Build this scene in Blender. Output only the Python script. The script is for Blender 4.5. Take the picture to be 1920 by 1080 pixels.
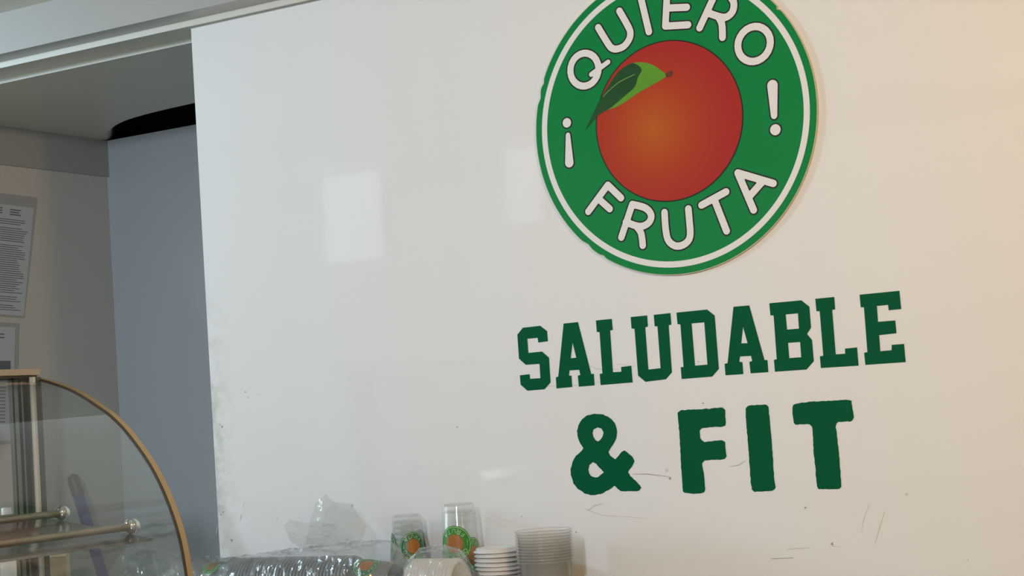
import bpy, bmesh, math, random
from mathutils import Vector, Matrix, noise
random.seed(7)
for o in list(bpy.data.objects): bpy.data.objects.remove(o, do_unlink=True)
SC = bpy.context.scene
COL = SC.collection
# ---------------------------------------------------------------- camera
# world: X along the sliding panel, Y into the wall (panel face at y = 0), Z up, metres
YAW, PITCH, ROLL = math.radians(30.225), math.radians(4.031), math.radians(-3.885)
fw = Vector((-math.sin(YAW) * math.cos(PITCH), math.cos(YAW) * math.cos(PITCH), math.sin(PITCH)))
rt0 = Vector((math.cos(YAW), math.sin(YAW), 0))
up0 = rt0.cross(fw)
rt = math.cos(ROLL) * rt0 + math.sin(ROLL) * up0
up = -math.sin(ROLL) * rt0 + math.cos(ROLL) * up0
cam_d = bpy.data.cameras.new('camera')
cam_d.sensor_width = 36.0
cam_d.lens = 60.913
cam_d.clip_start = 0.02
cam = bpy.data.objects.new('camera', cam_d)
COL.objects.link(cam)
cam.matrix_world = Matrix(((rt.x, up.x, -fw.x, 0.0), (rt.y, up.y, -fw.y, -2.8), (rt.z, up.z, -fw.z, 1.5), (0, 0, 0, 1)))
SC.camera = cam
# ---------------------------------------------------------------- world, lights, exposure
w = bpy.data.worlds.new('hall_light')
SC.world = w
w.use_nodes = True
bg = w.node_tree.nodes['Background']
bg.inputs[0].default_value = (1.0, 0.95, 0.82, 1)
bg.inputs[1].default_value = 0.47


def area(name, loc, target, sx, sy, power, col):
    l = bpy.data.lights.new(name, 'AREA')
    l.shape = 'RECTANGLE'
    l.size, l.size_y, l.energy, l.color = sx, sy, power, col
    o = bpy.data.objects.new(name, l)
    COL.objects.link(o)
    o.location = loc
    o.rotation_euler = (Vector(target) - Vector(loc)).to_track_quat('-Z', 'Y').to_euler()
    return o


# daylight from the open side of the shop (left of the counter), warm shop lamps on the right
area('daylight_opening', (-6.0, -1.9, 1.95), (-1.6, -0.2, 1.9), 2.6, 0.9, 38, (0.73, 0.92, 1.0))
SC.view_settings.view_transform = 'Standard'
SC.view_settings.look = 'None'
SC.view_settings.exposure = 0.06
SC.view_settings.gamma = 1.0
SC.view_settings.use_curve_mapping = False
SC.cycles.use_denoising = True
SC.cycles.transparent_max_bounces = 200
SC.cycles.max_bounces = 10
SC.cycles.caustics_reflective = False
SC.cycles.caustics_refractive = False
SC.cycles.sample_clamp_indirect = 6.0


# ---------------------------------------------------------------- materials
def srgb(r, g, b):
    f = lambda c: (c / 255 / 12.92) if c / 255 <= 0.04045 else ((c / 255 + 0.055) / 1.055) ** 2.4
    return (f(r), f(g), f(b), 1)


def mat(name, col, rough=0.4, metal=0.0, spec=0.5, bump=0.0, bscale=40.0, var=0.0, vscale=6.0):
    m = bpy.data.materials.new(name)
    m.use_nodes = True
    nt = m.node_tree
    p = nt.nodes['Principled BSDF']
    p.inputs['Base Color'].default_value = col
    p.inputs['Roughness'].default_value = rough
    p.inputs['Metallic'].default_value = metal
    p.inputs['Specular IOR Level'].default_value = spec
    tc = nt.nodes.new('ShaderNodeTexCoord')
    if var:
        n = nt.nodes.new('ShaderNodeTexNoise')
        n.inputs['Scale'].default_value = vscale
        n.inputs['Detail'].default_value = 5
        nt.links.new(tc.outputs['Object'], n.inputs['Vector'])
        mx = nt.nodes.new('ShaderNodeMix')
        mx.data_type = 'RGBA'
        mx.inputs[6].default_value = col
        mx.inputs[7].default_value = tuple(c * (1 - var) for c in col[:3]) + (1,)
        nt.links.new(n.outputs['Fac'], mx.inputs[0])
        nt.links.new(mx.outputs[2], p.inputs['Base Color'])
    if bump:
        n = nt.nodes.new('ShaderNodeTexNoise')
        n.inputs['Scale'].default_value = bscale
        nt.links.new(tc.outputs['Object'], n.inputs['Vector'])
        b = nt.nodes.new('ShaderNodeBump')
        b.inputs['Strength'].default_value = bump
        b.inputs['Distance'].default_value = 0.01
        nt.links.new(n.outputs['Fac'], b.inputs['Height'])
        nt.links.new(b.outputs[0], p.inputs['Normal'])
    return m


def clear(name, tint, gloss_rough=0.05, milk=0.1, milk_col=(0.9, 0.9, 0.9, 1), gloss_gain=1.0, bump=0.0, bscale=60):
    """thin clear sheet: transparent, a fresnel gloss, and a little milky scatter"""
    m = bpy.data.materials.new(name)
    m.use_nodes = True
    nt = m.node_tree
    nt.nodes.clear()
    N, L = nt.nodes.new, nt.links.new
    out = N('ShaderNodeOutputMaterial')
    tr = N('ShaderNodeBsdfTransparent')
    tr.inputs[0].default_value = tint
    df = N('ShaderNodeBsdfDiffuse')
    df.inputs[0].default_value = milk_col
    tl = N('ShaderNodeBsdfTranslucent')
    tl.inputs[0].default_value = milk_col
    md = N('ShaderNodeMixShader')
    L(df.outputs[0], md.inputs[1])
    L(tl.outputs[0], md.inputs[2])
    m1 = N('ShaderNodeMixShader')
    m1.inputs[0].default_value = milk
    L(tr.outputs[0], m1.inputs[1])
    L(md.outputs[0], m1.inputs[2])
    gl = N('ShaderNodeBsdfGlossy')
    gl.inputs['Roughness'].default_value = gloss_rough
    lw = N('ShaderNodeLayerWeight')
    lw.inputs['Blend'].default_value = 0.5
    pw = N('ShaderNodeMath')
    pw.operation = 'POWER'
    pw.inputs[1].default_value = 4.0
    L(lw.outputs['Facing'], pw.inputs[0])
    mu = N('ShaderNodeMath')
    mu.operation = 'MULTIPLY_ADD'
    mu.use_clamp = True
    mu.inputs[1].default_value = 0.55 * gloss_gain
    mu.inputs[2].default_value = 0.045 * gloss_gain
    L(pw.outputs[0], mu.inputs[0])
    m2 = N('ShaderNodeMixShader')
    L(mu.outputs[0], m2.inputs[0])
    L(m1.outputs[0], m2.inputs[1])
    L(gl.outputs[0], m2.inputs[2])
    if bump:
        tc = N('ShaderNodeTexCoord')
        n = N('ShaderNodeTexNoise')
        n.inputs['Scale'].default_value = bscale
        n.inputs['Detail'].default_value = 3
        L(tc.outputs['Object'], n.inputs['Vector'])
        b = N('ShaderNodeBump')
        b.inputs['Strength'].default_value = bump
        b.inputs['Distance'].default_value = 0.01
        L(n.outputs['Fac'], b.inputs['Height'])
        L(b.outputs[0], gl.inputs['Normal'])
    L(m2.outputs[0], out.inputs[0])
    return m


def panel_mat():
    """white glossy laminate with grey hand smudges along its free edge"""
    m = mat('white_laminate', (0.80, 0.805, 0.80, 1), rough=0.045, bump=0.006, bscale=3.0)
    nt = m.node_tree
    N, L = nt.nodes.new, nt.links.new
    p = nt.nodes['Principled BSDF']
    tc = N('ShaderNodeTexCoord')
    sep = N('ShaderNodeSeparateXYZ')
    L(tc.outputs['Object'], sep.inputs[0])
    rx = N('ShaderNodeMapRange')
    rx.inputs[1].default_value, rx.inputs[2].default_value = -2.373, -2.312
    rx.inputs[3].default_value, rx.inputs[4].default_value = 1.0, 0.0
    L(sep.outputs[0], rx.inputs[0])
    rz = N('ShaderNodeMapRange')
    rz.inputs[1].default_value, rz.inputs[2].default_value = 1.85, 1.55
    L(sep.outputs[2], rz.inputs[0])
    n = N('ShaderNodeTexNoise')
    n.inputs['Scale'].default_value = 26
    n.inputs['Detail'].default_value = 6
    n.inputs['Roughness'].default_value = 0.65
    L(tc.outputs['Object'], n.inputs['Vector'])
    rn = N('ShaderNodeMapRange')
    rn.inputs[1].default_value, rn.inputs[2].default_value = 0.44, 0.72
    L(n.outputs['Fac'], rn.inputs[0])
    a = N('ShaderNodeMath'); a.operation = 'MULTIPLY'
    b = N('ShaderNodeMath'); b.operation = 'MULTIPLY'
    L(rx.outputs[0], a.inputs[0]); L(rz.outputs[0], a.inputs[1])
    L(a.outputs[0], b.inputs[0]); L(rn.outputs[0], b.inputs[1])
    mx = N('ShaderNodeMix'); mx.data_type = 'RGBA'
    mx.inputs[6].default_value = (0.80, 0.805, 0.80, 1)
    mx.inputs[7].default_value = (0.50, 0.48, 0.42, 1)
    L(b.outputs[0], mx.inputs[0])
    L(mx.outputs[2], p.inputs['Base Color'])
    return m


def fruit_mat():
    """printed fruit: orange blending to red towards the rim"""
    m = mat('printed_fruit', (0.5, 0.06, 0.04, 1), rough=0.25, spec=0.25)
    nt = m.node_tree
    N, L = nt.nodes.new, nt.links.new
    tc = N('ShaderNodeTexCoord')
    vm = N('ShaderNodeVectorMath'); vm.operation = 'DISTANCE'
    vm.inputs[1].default_value = (-1.312, -0.007, 1.985)
    L(tc.outputs['Object'], vm.inputs[0])
    cr = N('ShaderNodeValToRGB')
    e = cr.color_ramp.elements
    e[0].position, e[0].color = 0.0, (0.49, 0.120, 0.020, 1)
    e[1].position, e[1].color = 0.75, (0.40, 0.030, 0.026, 1)
    k = e.new(0.38); k.color = (0.44, 0.056, 0.022, 1)
    sc = N('ShaderNodeMath'); sc.operation = 'MULTIPLY'
    sc.inputs[1].default_value = 5.0
    L(vm.outputs['Value'], sc.inputs[0])
    L(sc.outputs[0], cr.inputs[0])
    L(cr.outputs[0], nt.nodes['Principled BSDF'].inputs['Base Color'])
    return m


M = dict(
    panel=panel_mat(),
    wall=mat('painted_recess_wall', (0.66, 0.61, 0.53, 1), 0.55, var=0.05, vscale=3, bump=0.03, bscale=60),
    inner=mat('blue_white_laminate', (0.60, 0.70, 0.78, 1), 0.09, bump=0.01, bscale=3),
    header=mat('header_board', (0.42, 0.41, 0.36, 1), 0.5, var=0.04),
    soffit=mat('recess_ceiling', (0.72, 0.67, 0.56, 1), 0.4, var=0.05, vscale=2),
    fascia=mat('fascia_board', (0.40, 0.385, 0.355, 1), 0.35, var=0.03, vscale=2),
    track=mat('cream_track', (0.66, 0.65, 0.58, 1), 0.35),
    ceiling=mat('ceiling_paint', (0.88, 0.87, 0.80, 1), 0.7, var=0.03),
    floor=mat('floor_tile', (0.45, 0.44, 0.42, 1), 0.35, var=0.12, vscale=3),
    counter=mat('counter_laminate', (0.62, 0.60, 0.56, 1), 0.35, var=0.05),
    worktop=mat('worktop_stone', (0.50, 0.49, 0.47, 1), 0.25, var=0.15, vscale=40),
    green=mat('sign_green', (0.004, 0.235, 0.060, 1), 0.22, spec=0.3, var=0.06, vscale=10),
    foam=mat('sign_board_edge', (0.62, 0.52, 0.36, 1), 0.6),
    white_print=mat('white_print', (0.80, 0.80, 0.80, 1), 0.25),
    black_print=mat('black_print', (0.012, 0.014, 0.012, 1), 0.3),
    fruit=fruit_mat(),
    leaf=mat('leaf_green_print', (0.13, 0.38, 0.03, 1), 0.25, var=0.25, vscale=14),
    leaf_dark=mat('leaf_dark_print', (0.020, 0.105, 0.030, 1), 0.25, var=0.6, vscale=12),
    vein=mat('leaf_vein_print', (0.16, 0.30, 0.08, 1), 0.3),
    stem=mat('stem_print', (0.14, 0.035, 0.02, 1), 0.3),
    vinyl=mat('green_vinyl', (0.0005, 0.100, 0.040, 1), 0.24, spec=0.14, var=0.10, vscale=30, bump=0.02, bscale=120),
    scuff=mat('scuff_grey', (0.36, 0.34, 0.30, 1), 0.6),
    scuff_soft=mat('scuff_soft', (0.60, 0.57, 0.53, 1), 0.6),
    paper=mat('paper_white', (0.72, 0.74, 0.76, 1), 0.6),
    ink=mat('ink_grey', (0.10, 0.11, 0.12, 1), 0.6),
    sleeve=clear('clear_sleeve', (0.92, 0.93, 0.93, 1), 0.15, 0.16),
    glass=clear('case_glass', (0.93, 0.95, 0.94, 1), 0.06, 0.03, gloss_gain=1.5),
    gold=mat('gold_trim', (0.58, 0.39, 0.18, 1), 0.45, 0.5, var=0.1, vscale=20),
    gasket=mat('dark_gasket', (0.06, 0.04, 0.02, 1), 0.5),
    topwood=mat('tan_edge', (0.52, 0.39, 0.26, 1), 0.35, 0.2, var=0.12, vscale=30),
    post=mat('brushed_post', (0.11, 0.10, 0.075, 1), 0.28, 0.8),
    post_light=mat('pale_post_edge', (0.70, 0.62, 0.50, 1), 0.35, 0.3),
    shelf=mat('shelf_sheet', (0.22, 0.20, 0.17, 1), 0.16, 0.35, spec=0.7),
    tube=mat('tan_tube', (0.60, 0.46, 0.28, 1), 0.25, 0.7),
    chrome=mat('chrome', (0.88, 0.86, 0.83, 1), 0.05, 1.0),
    blue=mat('blue_handle', (0.040, 0.055, 0.26, 1), 0.35),
    grip=mat('dark_grip', (0.025, 0.035, 0.03, 1), 0.35),
    bristle=mat('bristle', (0.05, 0.07, 0.25, 1), 0.8),
    cream=mat('cream_carton', (0.80, 0.64, 0.42, 1), 0.5),
    bottle=mat('white_plastic', (0.80, 0.80, 0.78, 1), 0.3),
    pet=clear('clear_cup', (0.985, 0.99, 0.985, 1), 0.06, 0.05, (0.95, 0.95, 0.94, 1), gloss_gain=1.0),
    pet_milky=clear('milky_cup', (0.90, 0.92, 0.93, 1), 0.10, 0.50, (0.58, 0.62, 0.64, 1), gloss_gain=1.4),
    frost=clear('frosted_tub', (0.97, 0.97, 0.96, 1), 0.18, 0.22, (0.90, 0.89, 0.86, 1)),
    lid=mat('white_lid', (0.74, 0.74, 0.72, 1), 0.3),
    film=clear('plastic_film', (0.985, 0.99, 0.99, 1), 0.05, 0.10, (0.93, 0.95, 0.95, 1), gloss_gain=2.2, bump=0.5, bscale=45),
    flap=clear('plastic_flap', (0.93, 0.935, 0.92, 1), 0.05, 0.14, (0.80, 0.82, 0.79, 1), gloss_gain=2.6, bump=0.6, bscale=60),
    cup_green=mat('cup_green_print', (0.030, 0.22, 0.035, 1), 0.3),
    cup_line=mat('cup_pale_print', (0.30, 0.56, 0.22, 1), 0.3),
    cup_fruit=mat('cup_orange_print', (0.40, 0.16, 0.03, 1), 0.3, var=0.3, vscale=40),
    cup_teal=mat('cup_teal_print', (0.015, 0.13, 0.065, 1), 0.3),
    shade_black=mat('painted_shade_black', (0.02, 0.018, 0.014, 1), 0.9),  # near-black colour standing in for deep shade above the recess
    lamp=mat('lamp_body', (0.8, 0.8, 0.8, 1), 0.3),
)


# ---------------------------------------------------------------- helpers
def link(name, me, m=None, parent=None, loc=None, smooth=False):
    o = bpy.data.objects.new(name, me)
    COL.objects.link(o)
    if m is not None and me is not None:
        me.materials.clear()
        me.materials.append(m)
    if smooth and me is not None:
        for p in me.polygons: p.use_smooth = True
    if parent is not None: o.parent = parent
    if loc is not None: o.location = loc
    return o


def tag(o, label, cat, group=None):
    o['label'] = label
    o['category'] = cat
    if group: o['group'] = group
    return o


def struct(o, label=None):
    o['kind'] = 'structure'
    if label: o['label'] = label
    return o


def empty(name, loc=(0, 0, 0)):
    o = bpy.data.objects.new(name, None)
    o.empty_display_size = 0.05
    COL.objects.link(o)
    o.location = loc
    return o


def me_bm(bm, name='m'):
    bmesh.ops.recalc_face_normals(bm, faces=bm.faces)
    me = bpy.data.meshes.new(name)
    bm.to_mesh(me)
    bm.free()
    return me


def box(x0, x1, y0, y1, z0, z1, bev=0.0):
    bm = bmesh.new()
    bmesh.ops.create_cube(bm, size=1)
    for v in bm.verts:
        v.co = Vector((x0 + (v.co.x + .5) * (x1 - x0), y0 + (v.co.y + .5) * (y1 - y0), z0 + (v.co.z + .5) * (z1 - z0)))
    if bev:
        bmesh.ops.bevel(bm, geom=list(bm.edges), offset=bev, segments=2, affect='EDGES', profile=0.5)
    return me_bm(bm)


def lathe(prof, n=40, close=False):
    """profile [(r, z)] turned about Z"""
    bm = bmesh.new()
    rows = [[bm.verts.new((r * math.cos(2 * math.pi * i / n), r * math.sin(2 * math.pi * i / n), z)) for i in range(n)] if r > 1e-6 else [bm.verts.new((0, 0, z))] for r, z in prof]
    for a, b in zip(rows, rows[1:]):
        for i in range(n):
            j = (i + 1) % n
            if len(a) == 1 and len(b) == 1: continue
            if len(a) == 1: bm.faces.new((a[0], b[i], b[j]))
            elif len(b) == 1: bm.faces.new((a[i], a[j], b[0]))
            else: bm.faces.new((a[i], a[j], b[j], b[i]))
    return me_bm(bm)


def tube(pts, r, n=14, caps=True):
    bm = bmesh.new()
    rows = []
    for k, p in enumerate(pts):
        p = Vector(p)
        d = (Vector(pts[min(k + 1, len(pts) - 1)]) - Vector(pts[max(k - 1, 0)])).normalized()
        a = d.orthogonal().normalized(); b = d.cross(a)
        rr = r[k] if isinstance(r, (list, tuple)) else r
        rows.append([bm.verts.new(p + rr * (a * math.cos(2 * math.pi * i / n) + b * math.sin(2 * math.pi * i / n))) for i in range(n)])
    for A, B in zip(rows, rows[1:]):
        for i in range(n): bm.faces.new((A[i], A[(i + 1) % n], B[(i + 1) % n], B[i]))
    if caps:
        bm.faces.new(rows[0][::-1]); bm.faces.new(rows[-1])
    return me_bm(bm)


def plate(loops, y_front, thick):
    """filled flat plate with holes from [(x, z)] loops, front face at y_front, thickness away from the viewer"""
    cu = bpy.data.curves.new('plate', 'CURVE')
    cu.dimensions = '2D'
    cu.fill_mode = 'BOTH'
    cu.extrude = thick / 2
    for lp in loops:
        s = cu.splines.new('POLY')
        s.points.add(len(lp) - 1)
        for p, (x, z) in zip(s.points, lp): p.co = (x, z, 0, 1)
        s.use_cyclic_u = True
    t = bpy.data.objects.new('plate', cu)
    me = bpy.data.meshes.new_from_object(t)
    bpy.data.objects.remove(t)
    bpy.data.curves.remove(cu)
    for v in me.vertices:
        x, z, h = v.co
        v.co = (x, y_front + thick / 2 - h, z)
    bm = bmesh.new(); bm.from_mesh(me)
    bmesh.ops.recalc_face_normals(bm, faces=bm.faces)
    bm.to_mesh(me); bm.free()
    return me


def seg_d(px, pz, a, b, ra, rb):
    dx, dz = b[0] - a[0], b[1] - a[1]
    L2 = dx * dx + dz * dz
    t = 0 if L2 == 0 else max(0, min(1, ((px - a[0]) * dx + (pz - a[1]) * dz) / L2))
    return math.hypot(px - a[0] - t * dx, pz - a[1] - t * dz) - (ra + (rb - ra) * t)


def stroke_loops(strokes, grow, step=0.0015):
    """outline loops (marching squares) of round-ended pen strokes: [[(x, z, r), ...], ...]"""
    P = [p for s in strokes for p in s]
    rm = max(p[2] for p in P) + grow + 2 * step
    x0, x1 = min(p[0] for p in P) - rm, max(p[0] for p in P) + rm
    z0, z1 = min(p[1] for p in P) - rm, max(p[1] for p in P) + rm
    nx, nz = int((x1 - x0) / step) + 2, int((z1 - z0) / step) + 2
    segs = []
    for s in strokes:
        if len(s) == 1: segs.append((s[0], s[0]))
        segs += list(zip(s, s[1:]))
    V = [[min(seg_d(x0 + i * step, z0 + j * step, a, b, a[2], b[2]) for a, b in segs) - grow for i in range(nx)] for j in range(nz)]
    nxt = {}
    pt = {}

    def cross(i, j, hor):
        k = (i, j, hor)
        if k not in pt:
            a = V[j][i]; b = V[j][i + 1] if hor else V[j + 1][i]
            t = a / (a - b)
            pt[k] = (x0 + (i + (t if hor else 0)) * step, z0 + (j + (0 if hor else t)) * step)
        return k
    for j in range(nz - 1):
        for i in range(nx - 1):
            c = (V[j][i] < 0) | ((V[j][i + 1] < 0) << 1) | ((V[j + 1][i + 1] < 0) << 2) | ((V[j + 1][i] < 0) << 3)
            if c in (0, 15): continue
            B, R, T, Lf = (i, j, True), (i + 1, j, False), (i, j + 1, True), (i, j, False)
            tbl = {1: [(Lf, B)], 2: [(B, R)], 3: [(Lf, R)], 4: [(R, T)], 5: [(Lf, B), (R, T)], 6: [(B, T)], 7: [(Lf, T)],
                   8: [(T, Lf)], 9: [(T, B)], 10: [(T, Lf), (B, R)], 11: [(T, R)], 12: [(R, Lf)], 13: [(R, B)], 14: [(B, Lf)]}
            for a, b in tbl[c]: nxt[cross(*a)] = cross(*b)
    loops = []
    while nxt:
        k0 = next(iter(nxt)); lp = []; k = k0
        while k in nxt:
            lp.append(pt[k]); k = nxt.pop(k)
        if len(lp) > 3: loops.append(lp)
    return loops


def disc(cx, cz, r, n=128, f=None):
    return [(cx + (r + (f(2 * math.pi * i / n) if f else 0)) * math.cos(2 * math.pi * i / n), cz + (r + (f(2 * math.pi * i / n) if f else 0)) * math.sin(2 * math.pi * i / n)) for i in range(n)]


def smooth_poly(pts, n=6):
    out = []
    for k in range(len(pts) - 1):
        p0, p1, p2, p3 = pts[max(k - 1, 0)], pts[k], pts[k + 1], pts[min(k + 2, len(pts) - 1)]
        for i in range(n):
            t = i / n
            out.append(tuple(0.5 * (2 * p1[c] + (p2[c] - p0[c]) * t + (2 * p0[c] - 5 * p1[c] + 4 * p2[c] - p3[c]) * t * t + (3 * p1[c] - p0[c] - 3 * p2[c] + p3[c]) * t ** 3) for c in (0, 1)))
    return out + [pts[-1]]


def ribbon(pts, wd, y):
    """thin flat strip along [(x, z)] tapering to its ends"""
    L, Rr = [], []
    n = len(pts)
    for k, (x, z) in enumerate(pts):
        ax, az = pts[min(k + 1, n - 1)][0] - pts[max(k - 1, 0)][0], pts[min(k + 1, n - 1)][1] - pts[max(k - 1, 0)][1]
        d = math.hypot(ax, az) or 1
        q = wd * (0.25 if k in (0, n - 1) else 0.5)
        L.append((x - az / d * q, z + ax / d * q)); Rr.append((x + az / d * q, z - ax / d * q))
    return plate([L + Rr[::-1]], y, 0.0003)


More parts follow.
